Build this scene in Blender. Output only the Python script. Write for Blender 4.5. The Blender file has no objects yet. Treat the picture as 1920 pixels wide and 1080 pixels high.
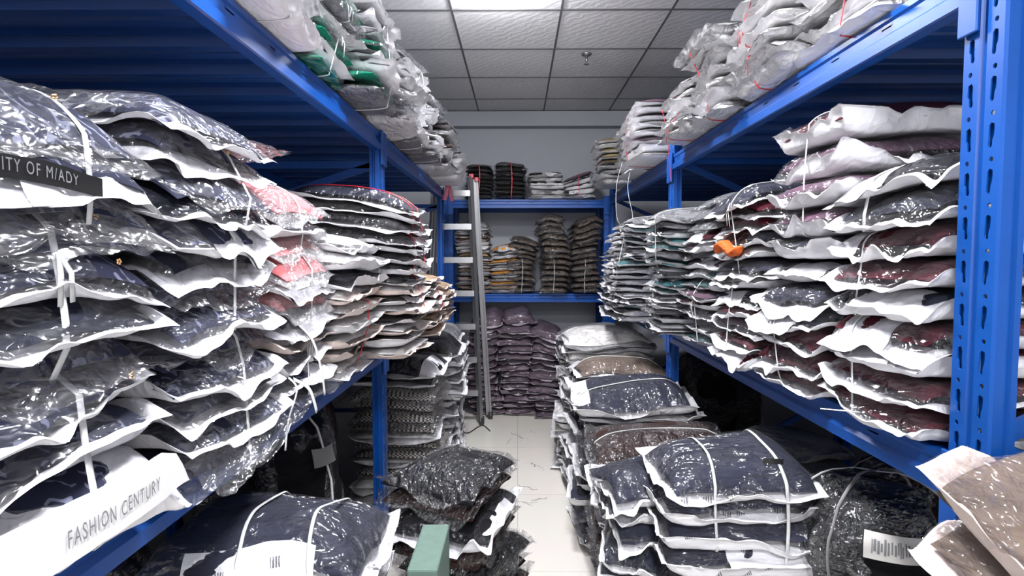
import bpy, bmesh, math, random
import numpy as np
from mathutils import Matrix, Vector
PI = math.pi
sc = bpy.context.scene
COL = sc.collection
CZ = 1.32                      # eye height above the floor; ZR() turns a height relative to the eye into a world height
def ZR(z): return z + CZ

# ------------------------------------------------------------------ camera, world, lamps, exposure
cam_d = bpy.data.cameras.new('camera'); cam = bpy.data.objects.new('camera', cam_d); COL.objects.link(cam)
cam.location = (0, 0, CZ); cam.rotation_euler = (math.radians(90 - 3.02), 0, math.radians(0.57))
cam_d.lens = 36 * 1100 / 1920; cam_d.sensor_width = 36; cam_d.clip_start = 0.02
sc.camera = cam
w = bpy.data.worlds.new('world'); sc.world = w; w.use_nodes = True
w.node_tree.nodes['Background'].inputs[0].default_value = (0.8, 0.85, 1, 1)
w.node_tree.nodes['Background'].inputs[1].default_value = 0.01
vs = sc.view_settings
vs.view_transform = 'Standard'; vs.look = 'None'; vs.gamma = 1; vs.use_curve_mapping = False
vs.exposure = 0.36
sc.cycles.transparent_max_bounces = 14
sc.cycles.max_bounces = 6; sc.cycles.diffuse_bounces = 2; sc.cycles.glossy_bounces = 3
sc.cycles.sample_clamp_indirect = 6
CEIL = ZR(1.35)
LAMPS = [(-0.09, 2.97, 9), (0.06, 1.25, 11), (0.06, -0.45, 13), (0.06, -2.2, 22)]
for (lx, ly, e) in LAMPS:
    ld = bpy.data.lights.new('lamp_light', 'AREA'); ld.shape = 'DISK'; ld.size = 0.34; ld.energy = e; ld.color = (0.97, 0.97, 1.0)
    lo = bpy.data.objects.new('lamp_light', ld); COL.objects.link(lo); lo.location = (lx, ly, CEIL - 0.105)

dl = bpy.data.lights.new('rear_fill_light', 'AREA'); dl.shape = 'RECTANGLE'; dl.size = 1.0; dl.size_y = 0.7; dl.energy = 26; dl.color = (0.97, 0.98, 1.0)  # fill light added behind the camera to brighten surfaces and film facing it
do = bpy.data.objects.new('rear_fill_light', dl); COL.objects.link(do); do.location = (0.1, -3.16, 1.68); do.rotation_euler = (math.radians(90), 0, 0)

# ------------------------------------------------------------------ materials
M = {}
def newmat(name):
    m = bpy.data.materials.new(name); m.use_nodes = True
    nt = m.node_tree; nt.nodes.clear()
    out = nt.nodes.new('ShaderNodeOutputMaterial')
    M[name] = m
    return m, nt, out
def N(nt, t, **kw):
    n = nt.nodes.new(t)
    for k, v in kw.items():
        if k.startswith('i_'):
            n.inputs[k[2:].replace('_', ' ')].default_value = v
        else: setattr(n, k, v)
    return n
def coords(nt, scale=(1, 1, 1)):
    tc = N(nt, 'ShaderNodeTexCoord'); oi = N(nt, 'ShaderNodeObjectInfo')
    mul = N(nt, 'ShaderNodeMath', operation='MULTIPLY'); nt.links.new(oi.outputs['Random'], mul.inputs[0]); mul.inputs[1].default_value = 17.0
    mp = N(nt, 'ShaderNodeMapping'); mp.inputs['Scale'].default_value = scale
    nt.links.new(tc.outputs['Object'], mp.inputs['Vector'])
    add = N(nt, 'ShaderNodeVectorMath', operation='ADD'); nt.links.new(mp.outputs[0], add.inputs[0]); nt.links.new(mul.outputs[0], add.inputs[1])
    return add.outputs[0]
def crumple(nt, scale, strength, dist=0.006):
    """bump normal of creased plastic: sharp folds from ridged noise at three sizes"""
    v = coords(nt, (0.75, 1.4, 1.2)); prev = None
    for sc_, wt in ((scale*0.45, 1.0), (scale*1.15, 0.5), (scale*3.0, 0.16)):
        no = N(nt, 'ShaderNodeTexNoise'); no.inputs['Scale'].default_value = sc_; no.inputs['Detail'].default_value = 1; no.inputs['Distortion'].default_value = 0.7
        nt.links.new(v, no.inputs['Vector'])
        sb = N(nt, 'ShaderNodeMath', operation='SUBTRACT'); nt.links.new(no.outputs['Fac'], sb.inputs[0]); sb.inputs[1].default_value = 0.5
        ab = N(nt, 'ShaderNodeMath', operation='ABSOLUTE'); nt.links.new(sb.outputs[0], ab.inputs[0])
        ma = N(nt, 'ShaderNodeMath', operation='MULTIPLY_ADD'); nt.links.new(ab.outputs[0], ma.inputs[0]); ma.inputs[1].default_value = -3.0*wt
        if prev: nt.links.new(prev, ma.inputs[2])
        else: ma.inputs[2].default_value = 1
        prev = ma.outputs[0]
    b = N(nt, 'ShaderNodeBump'); b.inputs['Strength'].default_value = strength; b.inputs['Distance'].default_value = dist
    nt.links.new(prev, b.inputs['Height'])
    return b.outputs[0]
def film(name, haze, gloss_lo, gloss_hi, rough, scale, strength, tint=(0.97, 0.97, 0.98)):
    m, nt, out = newmat(name)
    nrm = crumple(nt, scale, strength, 0.024)
    tr = N(nt, 'ShaderNodeBsdfTransparent'); tr.inputs[0].default_value = (*tint, 1)
    df = N(nt, 'ShaderNodeBsdfDiffuse'); df.inputs[0].default_value = (0.85, 0.85, 0.87, 1); nt.links.new(nrm, df.inputs['Normal'])
    gl = N(nt, 'ShaderNodeBsdfGlossy'); gl.inputs['Roughness'].default_value = rough; nt.links.new(nrm, gl.inputs['Normal'])
    m1 = N(nt, 'ShaderNodeMixShader'); m1.inputs[0].default_value = haze; nt.links.new(tr.outputs[0], m1.inputs[1]); nt.links.new(df.outputs[0], m1.inputs[2])
    lw = N(nt, 'ShaderNodeLayerWeight'); lw.inputs['Blend'].default_value = 0.35; nt.links.new(nrm, lw.inputs['Normal'])
    mr = N(nt, 'ShaderNodeMapRange'); nt.links.new(lw.outputs['Facing'], mr.inputs[0]); mr.inputs['To Min'].default_value = gloss_lo; mr.inputs['To Max'].default_value = gloss_hi
    m2 = N(nt, 'ShaderNodeMixShader'); nt.links.new(mr.outputs[0], m2.inputs[0]); nt.links.new(m1.outputs[0], m2.inputs[1]); nt.links.new(gl.outputs[0], m2.inputs[2])
    nt.links.new(m2.outputs[0], out.inputs[0])
film('film_clear', 0.010, 0.04, 0.34, 0.14, 12, 1.0)
film('film_shiny', 0.012, 0.07, 0.55, 0.14, 24, 1.0)
film('film_milky', 0.14, 0.06, 0.45, 0.17, 18, 1.0)
film('film_soft', 0.02, 0.045, 0.42, 0.17, 11, 1.0)

def pbsdf(name, col, rough=0.5, metal=0.0, var=0.0, vscale=8, bump=0.0, bscale=30, bdist=0.003, stretch=(1, 1, 1), spec=0.5, crum=None):
    m, nt, out = newmat(name)
    p = N(nt, 'ShaderNodeBsdfPrincipled'); nt.links.new(p.outputs[0], out.inputs[0])
    p.inputs['Base Color'].default_value = (*col, 1); p.inputs['Roughness'].default_value = rough; p.inputs['Metallic'].default_value = metal
    p.inputs['Specular IOR Level'].default_value = spec
    if var:
        v = coords(nt, stretch)
        no = N(nt, 'ShaderNodeTexNoise'); no.inputs['Scale'].default_value = vscale; no.inputs['Detail'].default_value = 4; nt.links.new(v, no.inputs['Vector'])
        mr = N(nt, 'ShaderNodeMapRange'); nt.links.new(no.outputs['Fac'], mr.inputs[0]); mr.inputs[1].default_value = 0.3; mr.inputs[2].default_value = 0.7
        mr.inputs[3].default_value = 1 - var; mr.inputs[4].default_value = 1 + var
        sm = N(nt, 'ShaderNodeVectorMath', operation='SCALE'); sm.inputs[0].default_value = col; nt.links.new(mr.outputs[0], sm.inputs['Scale'])
        nt.links.new(sm.outputs[0], p.inputs['Base Color'])
    if crum:
        nt.links.new(crumple(nt, crum[0], crum[1], crum[2]), p.inputs['Normal'])
    elif bump:
        v = coords(nt, stretch)
        no = N(nt, 'ShaderNodeTexNoise'); no.inputs['Scale'].default_value = bscale; no.inputs['Detail'].default_value = 3; nt.links.new(v, no.inputs['Vector'])
        b = N(nt, 'ShaderNodeBump'); b.inputs['Strength'].default_value = bump; b.inputs['Distance'].default_value = bdist
        nt.links.new(no.outputs['Fac'], b.inputs['Height']); nt.links.new(b.outputs[0], p.inputs['Normal'])
    return m, nt, p
# cloth inside the packets
CL = dict(bump=0.9, bscale=9, bdist=0.02, stretch=(1, 1, 3.5), rough=0.85, var=0.25, spec=0.2)
for nm, c in dict(navy=(0.013, 0.015, 0.026), slate=(0.022, 0.023, 0.038), maroon=(0.06, 0.005, 0.013), black=(0.006, 0.006, 0.008),
                  pink=(0.62, 0.17, 0.18), green=(0.0, 0.13, 0.075), tan=(0.33, 0.22, 0.13), taupe=(0.13, 0.095, 0.075), mauve=(0.085, 0.058, 0.078),
                  grey=(0.17, 0.17, 0.18), darkbrown=(0.028, 0.012, 0.010), olive=(0.20, 0.15, 0.06), teal=(0.03, 0.10, 0.11), ivory=(0.62, 0.60, 0.58),
                  orange=(0.62, 0.25, 0.02), rust=(0.55, 0.10, 0.02), plum=(0.10, 0.05, 0.08)).items():
    pbsdf('cloth_' + nm, c, **CL)
def cloth_pattern():
    # navy jacquard with pale zigzag letters-like squiggles
    m, nt, p = pbsdf('cloth_jacquard', (0.02, 0.022, 0.045), rough=0.8, bump=0.9, bscale=9, bdist=0.02, spec=0.2)
    v = coords(nt)
    wv = N(nt, 'ShaderNodeTexWave', wave_type='BANDS', bands_direction='DIAGONAL', wave_profile='TRI'); wv.inputs['Scale'].default_value = 15; wv.inputs['Distortion'].default_value = 7; wv.inputs['Detail'].default_value = 0.5; wv.inputs['Detail Scale'].default_value = 3
    nt.links.new(v, wv.inputs['Vector'])
    no = N(nt, 'ShaderNodeTexNoise'); no.inputs['Scale'].default_value = 22; nt.links.new(v, no.inputs['Vector'])
    g1 = N(nt, 'ShaderNodeMath', operation='GREATER_THAN'); nt.links.new(wv.outputs['Fac'], g1.inputs[0]); g1.inputs[1].default_value = 0.74
    g2 = N(nt, 'ShaderNodeMath', operation='GREATER_THAN'); nt.links.new(no.outputs['Fac'], g2.inputs[0]); g2.inputs[1].default_value = 0.5
    mu = N(nt, 'ShaderNodeMath', operation='MULTIPLY'); nt.links.new(g1.outputs[0], mu.inputs[0]); nt.links.new(g2.outputs[0], mu.inputs[1])
    mx = N(nt, 'ShaderNodeMix', data_type='RGBA'); nt.links.new(mu.outputs[0], mx.inputs[0]); mx.inputs[6].default_value = (0.02, 0.022, 0.045, 1); mx.inputs[7].default_value = (0.16, 0.17, 0.24, 1)
    nt.links.new(mx.outputs[2], p.inputs['Base Color'])
cloth_pattern()
def cloth_check():
    m, nt, p = pbsdf('cloth_check', (0.1, 0.1, 0.1), rough=0.85, bump=0.6, bscale=9, bdist=0.02, spec=0.2)
    v = coords(nt)
    ck = N(nt, 'ShaderNodeTexChecker'); ck.inputs['Scale'].default_value = 95; ck.inputs[1].default_value = (0.02, 0.018, 0.016, 1); ck.inputs[2].default_value = (0.40, 0.37, 0.34, 1)
    nt.links.new(v, ck.inputs[0]); nt.links.new(ck.outputs[0], p.inputs['Base Color'])
cloth_check()
def cloth_glitter():
    m, nt, p = pbsdf('cloth_glitter', (0.1, 0.07, 0.05), rough=0.35, bump=1.0, bscale=45, bdist=0.01, spec=0.9)
    v = coords(nt)
    vo = N(nt, 'ShaderNodeTexVoronoi'); vo.inputs['Scale'].default_value = 130; nt.links.new(v, vo.inputs['Vector'])
    cr = N(nt, 'ShaderNodeValToRGB'); nt.links.new(vo.outputs['Color'], cr.inputs[0])
    cr.color_ramp.elements[0].color = (0.016, 0.009, 0.006, 1); cr.color_ramp.elements[1].color = (0.26, 0.20, 0.155, 1); cr.color_ramp.elements[0].position = 0.35
    nt.links.new(cr.outputs[0], p.inputs['Base Color'])
cloth_glitter()
# bag backs
pbsdf('bag_white', (0.80, 0.79, 0.81), rough=0.42, var=0.04, vscale=6, crum=(11, 0.55, 0.012), spec=0.35)
pbsdf('bag_grey', (0.56, 0.555, 0.565), rough=0.34, var=0.12, vscale=7, crum=(15, 0.8, 0.014), spec=0.6)
pbsdf('bag_peach', (0.72, 0.60, 0.54), rough=0.5, var=0.06, crum=(12, 0.5, 0.01))
pbsdf('bag_lilac', (0.42, 0.36, 0.41), rough=0.4, var=0.08, crum=(12, 0.6, 0.01))
def bag_print():
    m, nt, p = pbsdf('bag_print', (0.80, 0.79, 0.80), rough=0.42, crum=(11, 0.6, 0.012), spec=0.35)
    v = coords(nt, (1, 1, 1))
    mp = N(nt, 'ShaderNodeMapping'); mp.inputs['Rotation'].default_value = (0.3, 0.2, 0.5); nt.links.new(v, mp.inputs[0])
    vo = N(nt, 'ShaderNodeTexVoronoi', feature='F1', distance='CHEBYCHEV'); vo.inputs['Scale'].default_value = 17; vo.inputs['Randomness'].default_value = 0.55; nt.links.new(mp.outputs[0], vo.inputs[0])
    l = N(nt, 'ShaderNodeMath', operation='LESS_THAN'); nt.links.new(vo.outputs['Distance'], l.inputs[0]); l.inputs[1].default_value = 0.17
    wv = N(nt, 'ShaderNodeTexWave'); wv.inputs['Scale'].default_value = 60; wv.inputs['Distortion'].default_value = 3; nt.links.new(mp.outputs[0], wv.inputs['Vector'])
    g = N(nt, 'ShaderNodeMath', operation='GREATER_THAN'); nt.links.new(wv.outputs['Fac'], g.inputs[0]); g.inputs[1].default_value = 0.35
    mu = N(nt, 'ShaderNodeMath', operation='MULTIPLY'); nt.links.new(l.outputs[0], mu.inputs[0]); nt.links.new(g.outputs[0], mu.inputs[1])
    mx = N(nt, 'ShaderNodeMix', data_type='RGBA'); nt.links.new(mu.outputs[0], mx.inputs[0]); mx.inputs[6].default_value = (0.80, 0.79, 0.80, 1); mx.inputs[7].default_value = (0.16, 0.16, 0.17, 1)
    nt.links.new(mx.outputs[2], p.inputs['Base Color'])
bag_print()
pbsdf('blue_paint', (0.002, 0.060, 0.285), rough=0.38, var=0.10, vscale=5, bump=0.12, bscale=60, bdist=0.001, spec=0.4)
pbsdf('blue_deck', (0.004, 0.048, 0.22), rough=0.42, var=0.12, vscale=4)
pbsdf('slot_dark', (0.004, 0.006, 0.012), rough=0.8)
pbsdf('string_white', (0.62, 0.62, 0.61), rough=0.35, bump=0.5, bscale=120, bdist=0.001)
pbsdf('string_red', (0.55, 0.015, 0.03), rough=0.4)
pbsdf('ribbon_pink', (0.80, 0.22, 0.32), rough=0.35)
pbsdf('aluminium', (0.42, 0.42, 0.43), rough=0.33, metal=0.85, var=0.08, vscale=20, stretch=(1, 1, 0.2))
pbsdf('rubber', (0.02, 0.02, 0.02), rough=0.7)
pbsdf('red_plastic', (0.5, 0.02, 0.05), rough=0.4)
pbsdf('chrome', (0.35, 0.35, 0.36), rough=0.25, metal=0.9)
pbsdf('wall_paint', (0.40, 0.41, 0.45), rough=0.8, var=0.04, vscale=1.5, bump=0.15, bscale=40)
pbsdf('grid_grey', (0.10, 0.10, 0.105), rough=0.6)
pbsdf('ink', (0.18, 0.18, 0.19), rough=0.6)
pbsdf('pale_ink', (0.22, 0.22, 0.23), rough=0.6)
pbsdf('tape_black', (0.008, 0.008, 0.008), rough=0.4)
pbsdf('label_paper', (0.62, 0.60, 0.56), rough=0.6)
pbsdf('label_grey', (0.22, 0.21, 0.21), rough=0.5)
pbsdf('card_green', (0.10, 0.16, 0.13), rough=0.7, var=0.1, vscale=30)
pbsdf('brass', (0.75, 0.45, 0.20), rough=0.25, metal=1.0)
pbsdf('paper_white', (0.66, 0.65, 0.64), rough=0.6)
def tile_mat():
    m, nt, p = pbsdf('ceiling_tile', (0.72, 0.72, 0.72), rough=0.75)
    tc = N(nt, 'ShaderNodeTexCoord')
    wv = N(nt, 'ShaderNodeTexWave', wave_type='BANDS', bands_direction='DIAGONAL'); wv.inputs['Scale'].default_value = 9; wv.inputs['Distortion'].default_value = 6; wv.inputs['Detail Scale'].default_value = 2
    nt.links.new(tc.outputs['Object'], wv.inputs[0])
    cr = N(nt, 'ShaderNodeMapRange'); nt.links.new(wv.outputs['Fac'], cr.inputs[0]); cr.inputs[3].default_value = 0.68; cr.inputs[4].default_value = 0.75
    cc = N(nt, 'ShaderNodeCombineColor')
    for i in range(3): nt.links.new(cr.outputs[0], cc.inputs[i])
    nt.links.new(cc.outputs[0], p.inputs['Base Color'])
    b = N(nt, 'ShaderNodeBump'); b.inputs['Strength'].default_value = 0.25; b.inputs['Distance'].default_value = 0.004; nt.links.new(wv.outputs['Fac'], b.inputs['Height']); nt.links.new(b.outputs[0], p.inputs['Normal'])
tile_mat()
def floor_mat():
    m, nt, p = pbsdf('floor_tile', (0.60, 0.57, 0.52), rough=0.12)
    tc = N(nt, 'ShaderNodeTexCoord')
    br = N(nt, 'ShaderNodeTexBrick', offset=0.0, squash=1.0); br.inputs['Scale'].default_value = 1.0
    br.inputs['Brick Width'].default_value = 0.8; br.inputs['Row Height'].default_value = 0.8; br.inputs['Mortar Size'].default_value = 0.0016
    br.inputs['Color1'].default_value = (0.60, 0.57, 0.525, 1); br.inputs['Color2'].default_value = (0.615, 0.585, 0.54, 1); br.inputs['Mortar'].default_value = (0.38, 0.36, 0.33, 1)
    nt.links.new(tc.outputs['Object'], br.inputs[0])
    no = N(nt, 'ShaderNodeTexNoise'); no.inputs['Scale'].default_value = 4; no.inputs['Detail'].default_value = 6; nt.links.new(tc.outputs['Object'], no.inputs[0])
    mr = N(nt, 'ShaderNodeMapRange'); nt.links.new(no.outputs['Fac'], mr.inputs[0]); mr.inputs[3].default_value = 0.08; mr.inputs[4].default_value = 0.34
    nt.links.new(mr.outputs[0], p.inputs['Roughness'])
    mx = N(nt, 'ShaderNodeMix', data_type='RGBA', blend_type='MULTIPLY'); mx.inputs[0].default_value = 0.12; nt.links.new(br.outputs[0], mx.inputs[6]); nt.links.new(no.outputs['Color'], mx.inputs[7])
    nt.links.new(mx.outputs[2], p.inputs['Base Color'])
floor_mat()
def emit(name, col, s):
    m, nt, out = newmat(name); e = N(nt, 'ShaderNodeEmission'); e.inputs[0].default_value = (*col, 1); e.inputs[1].default_value = s; nt.links.new(e.outputs[0], out.inputs[0])
emit('lamp_glow', (0.95, 0.96, 1.0), 150.0)

# ------------------------------------------------------------------ helpers
def tag(o, label=None, cat=None, group=None, kind=None):
    if label: o['label'] = label
    if cat: o['category'] = cat
    if group: o['group'] = group
    if kind: o['kind'] = kind
    return o
def empty(name, loc, rot=(0, 0, 0)):
    o = bpy.data.objects.new(name, None); COL.objects.link(o); o.empty_display_size = 0.05
    o.location = loc; o.rotation_euler = rot
    return o
def link_mesh(name, me, mat, parent=None, smooth=False):
    o = bpy.data.objects.new(name, me); COL.objects.link(o)
    if mat: me.materials.append(M[mat])
    if parent: o.parent = parent
    if smooth: me.polygons.foreach_set('use_smooth', [True] * len(me.polygons))
    return o
def from_np(name, V, F):
    me = bpy.data.meshes.new(name)
    V = np.asarray(V, dtype=np.float32); F = np.asarray(F, dtype=np.int32)
    me.vertices.add(len(V)); me.vertices.foreach_set('co', V.ravel())
    k = F.shape[1]
    me.loops.add(F.size); me.loops.foreach_set('vertex_index', F.ravel())
    me.polygons.add(len(F)); me.polygons.foreach_set('loop_start', np.arange(0, F.size, k, dtype=np.int32)); me.polygons.foreach_set('loop_total', np.full(len(F), k, dtype=np.int32))
    me.update(calc_edges=True)
    return me
class MB:
    """collects boxes, bars, tubes and prisms into one mesh"""
    def __init__(s): s.bm = bmesh.new()
    def box(s, x0, x1, y0, y1, z0, z1, bevel=0):
        vs_ = [s.bm.verts.new(p) for p in [(x0,y0,z0),(x1,y0,z0),(x1,y1,z0),(x0,y1,z0),(x0,y0,z1),(x1,y0,z1),(x1,y1,z1),(x0,y1,z1)]]
        fs = [s.bm.faces.new([vs_[i] for i in f]) for f in ((0,3,2,1),(4,5,6,7),(0,1,5,4),(1,2,6,5),(2,3,7,6),(3,0,4,7))]
        if bevel:
            es = list({e for f in fs for e in f.edges})
            bmesh.ops.bevel(s.bm, geom=es, offset=bevel, segments=2, affect='EDGES', profile=0.5)
        return s
    def bar(s, a, b, wx, wy, bevel=0):
        a, b = Vector(a), Vector(b); d = b - a; L = d.length
        q = d.to_track_quat('Z', 'Y').to_matrix().to_4x4(); q.translation = a
        t = MB().box(-wx/2, wx/2, -wy/2, wy/2, 0, L, bevel)
        t.bm.transform(q); me = bpy.data.meshes.new('t'); t.bm.to_mesh(me); s.bm.from_mesh(me); bpy.data.meshes.remove(me); t.bm.free()
        return s
    def prism(s, prof, axis, a0, a1):
        """closed 2D profile swept along an axis: axis 'y' -> prof is (x,z); 'z' -> (x,y); 'x' -> (y,z)"""
        def P(p, a): return {'y': (p[0], a, p[1]), 'z': (p[0], p[1], a), 'x': (a, p[0], p[1])}[axis]
        A = [s.bm.verts.new(P(p, a0)) for p in prof]; B = [s.bm.verts.new(P(p, a1)) for p in prof]
        n = len(prof)
        for i in range(n): s.bm.faces.new((A[i], A[(i+1) % n], B[(i+1) % n], B[i]))
        s.bm.faces.new(A[::-1]); s.bm.faces.new(B)
        return s
    def lathe(s, prof, c, seg=24):
        rings = [[s.bm.verts.new((c[0]+r*math.cos(2*PI*i/seg), c[1]+r*math.sin(2*PI*i/seg), c[2]+z)) for i in range(seg)] for r, z in prof]
        for a, b in zip(rings, rings[1:]):
            for i in range(seg): s.bm.faces.new((a[i], a[(i+1) % seg], b[(i+1) % seg], b[i]))
        s.bm.faces.new(rings[0][::-1]); s.bm.faces.new(rings[-1])
        return s
    def tube(s, pts, rx, ry=None, seg=6, closed=False, side=(1, 0, 0)):
        ry = ry or rx; pts = [Vector(p) for p in pts]; n = len(pts); rings = []
        for i, p in enumerate(pts):
            if closed: t = pts[(i+1) % n] - pts[i-1]
            else: t = pts[min(i+1, n-1)] - pts[max(i-1, 0)]
            t.normalize(); sd = Vector(side); sd = sd - t * sd.dot(t)
            if sd.length < 1e-3: sd = t.orthogonal()
            sd.normalize(); nn = t.cross(sd)
            rings.append([s.bm.verts.new(p + sd*(rx*math.cos(2*PI*k/seg)) + nn*(ry*math.sin(2*PI*k/seg))) for k in range(seg)])
        pairs = list(zip(rings, rings[1:])) + ([(rings[-1], rings[0])] if closed else [])
        for a, b in pairs:
            for k in range(seg): s.bm.faces.new((a[k], a[(k+1) % seg], b[(k+1) % seg], b[k]))
        if not closed: s.bm.faces.new(rings[0][::-1]); s.bm.faces.new(rings[-1])
        return s
    def build(s, name, mat, parent=None, smooth=False):
        bmesh.ops.recalc_face_normals(s.bm, faces=s.bm.faces[:])
        me = bpy.data.meshes.new(name); s.bm.to_mesh(me); s.bm.free()
        return link_mesh(name, me, mat, parent, smooth)
def structure(o): o['kind'] = 'structure'; return o

# ------------------------------------------------------------------ room
XL, XR, YB, YF = -1.62, 1.82, 5.56, -3.2
structure(MB().box(XL-0.1, XR+0.1, YF-0.1, YB+0.1, -0.1, 0).build('floor', 'floor_tile'))
structure(MB().box(XL-0.1, XR+0.1, YB, YB+0.1, 0, CEIL).build('wall_back', 'wall_paint'))
structure(MB().box(XL-0.1, XR+0.1, YF-0.1, YF, 0, CEIL).build('wall_front', 'wall_paint'))
structure(MB().box(XL-0.1, XL, YF, YB, 0, CEIL).build('wall_left', 'wall_paint'))
structure(MB().box(XR, XR+0.1, YF, YB, 0, CEIL).build('wall_right', 'wall_paint'))
structure(MB().box(XL, XR, YB-0.10, YB, CEIL-0.135, CEIL-0.012, 0.003).box(XL, XR, YB-0.115, YB, CEIL-0.150, CEIL-0.135).build('trim_1', 'wall_paint'))
structure(MB().box(-0.46, -0.40, YF, YF+0.05, 0, 2.06).box(0.60, 0.66, YF, YF+0.05, 0, 2.06).box(-0.46, 0.66, YF, YF+0.05, 2.0, 2.06).build('added_door_frame', 'paper_white'))  # unseen door frame, added to surround the rear fill light
# dropped ceiling: dark backing with 60 cm tiles let into a grid
cb = MB().box(XL-0.1, XR+0.1, YF-0.1, YB+0.1, CEIL+0.004, CEIL+0.1); ceil = structure(cb.build('ceiling', 'grid_grey'))
tb = MB()
gx = [-0.363 + 0.6 * i for i in range(-4, 6)]; gy = [3.27 + 0.6 * i for i in range(-12, 5)]
for i in range(len(gx) - 1):
    for j in range(len(gy) - 1):
        x0, x1, y0, y1 = max(gx[i], XL), min(gx[i+1], XR), max(gy[j], YF), min(gy[j+1], YB)
        if x1 - x0 > 0.05 and y1 - y0 > 0.05:
            g = 0.0045
            tb.box(x0+g, x1-g, y0+g, y1-g, CEIL-0.004, CEIL+0.003)
structure(tb.build('trim_2', 'ceiling_tile'))
gb = MB()
for x in gx:
    if XL < x < XR: gb.box(x - 0.006, x + 0.006, YF, YB, CEIL - 0.008, CEIL + 0.003)
for y in gy:
    if YF < y < YB: gb.box(XL, XR, y - 0.007, y + 0.007, CEIL - 0.009, CEIL + 0.002)
structure(gb.build('trim_3', 'grid_grey'))

for k, (lx, ly, e) in enumerate(LAMPS):
    t = empty('ceiling_lamp', (lx, ly, CEIL))
    tag(t, ['round white ceiling lamp glowing over the far aisle', 'round white ceiling lamp above the middle of the aisle', 'round white ceiling lamp just behind the viewpoint', 'round white ceiling lamp farthest behind the viewpoint'][k], 'ceiling lamp', 'ceiling lamps')
    MB().lathe([(0.17, -0.004), (0.175, -0.02), (0.17, -0.03)], (0, 0, 0), 40).build('lamp_base', 'paper_white', t)
    pr = [(0.165, -0.03)] + [(0.165*math.cos(a), -0.03 - 0.05*math.sin(a)) for a in np.linspace(0.1, 1.5, 8)]
    MB().lathe(pr, (0, 0, 0), 40).build('lamp_diffuser', 'lamp_glow', t, True)
t = tag(empty('fire_sprinkler', (0.455, 3.97, CEIL)), 'small chrome fire sprinkler hanging from the ceiling tiles', 'sprinkler')
MB().lathe([(0.036, -0.004), (0.034, -0.012), (0.022, -0.020), (0.012, -0.022)], (0, 0, 0), 24).build('escutcheon', 'chrome', t, True)
MB().lathe([(0.009, -0.02), (0.009, -0.05), (0.005, -0.055), (0.005, -0.07)], (0, 0, 0), 12).build('nozzle', 'chrome', t, True)
MB().lathe([(0.018, -0.070), (0.018, -0.074)], (0, 0, 0), 16).build('deflector', 'chrome', t)

# ------------------------------------------------------------------ racks
def post_mesh():
    """upright: face with two columns of keyhole slots and a groove between, side flanges with ridges; local: face normal -x, runs along y, height 1 pitch units"""
    H = 1.94
    outer = [(0.0, -0.042), (0.0, -0.008), (0.006, -0.005), (0.006, 0.005), (0.0, 0.008), (0.0, 0.042),
             (0.004, 0.046), (0.020, 0.046), (0.024, 0.040), (0.028, 0.040), (0.032, 0.046), (0.042, 0.046)]
    left = [(0.042, -0.046), (0.032, -0.046), (0.028, -0.040), (0.024, -0.040), (0.020, -0.046), (0.004, -0.046)]
    path = left + outer
    # thicken inwards by 2 mm
    P = [Vector((a, b)) for a, b in path]; inner = []
    for i, p in enumerate(P):
        t = (P[min(i+1, len(P)-1)] - P[max(i-1, 0)]).normalized(); nrm = Vector((t.y, -t.x))
        inner.append(p + nrm * 0.0025)
    prof = [tuple(p) for p in P] + [tuple(p) for p in inner[::-1]]
    mb = MB().prism(prof, 'z', 0, H)
    o = mb.build('post', None)
    cut = MB()
    k = 0
    z = 0.06
    while z < H - 0.06:
        for c, m_ in ((-0.026, 1), (0.026, -1)):
            cut.prism([(c + 0.0045*math.cos(a), z + 0.0045*math.sin(a)) for a in np.linspace(0, 2*PI, 10, endpoint=False)], 'x', -0.01, 0.015)
            q = [(-0.004, 0), (-0.0045, -0.018), (-0.001, -0.024), (0.000, -0.036), (0.0045, -0.039), (0.008, -0.034), (0.007, -0.002), (0.003, 0.003)]
            cut.prism([(c + m_*a, z - 0.018 + b) for a, b in q][::m_], 'x', -0.01, 0.015)
        z += 0.0755
    c = cut.build('cutter', None)
    md = o.modifiers.new('b', 'BOOLEAN'); md.object = c; md.operation = 'DIFFERENCE'; md.solver = 'EXACT'
    dg = bpy.context.evaluated_depsgraph_get(); dg.update()
    me = bpy.data.meshes.new_from_object(o.evaluated_get(dg)); me.name = 'upright_post'
    bpy.data.objects.remove(o); bpy.data.objects.remove(c)
    bm = bmesh.new(); bm.from_mesh(me); z = 0.06
    while z < H - 0.06:
        for c in (-0.026, 0.026):
            t_ = MB().box(0.0062, 0.0072, c - 0.012, c + 0.012, z - 0.062, z - 0.010); m2 = bpy.data.meshes.new('t'); t_.bm.to_mesh(m2); bm.from_mesh(m2); bpy.data.meshes.remove(m2); t_.bm.free()
        z += 0.0755
    bm.to_mesh(me); bm.free()
    me.materials.clear(); me.materials.append(M['blue_paint'])
    return me
POST = post_mesh()
def beam_profile(z1, sgn):
    """stepped beam section; front face towards sgn*x; local x=0 is the front of the posts"""
    h = 0.072
    return [(0.0, z1), (0.0, z1 - 0.012), (0.004, z1 - 0.018), (0.004, z1 - 0.040), (-0.006, z1 - 0.048), (-0.006, z1 - h), (-0.001, z1 - h - 0.002), (0.030, z1 - h), (0.034, z1 - h + 0.004), (0.034, z1)]
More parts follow.
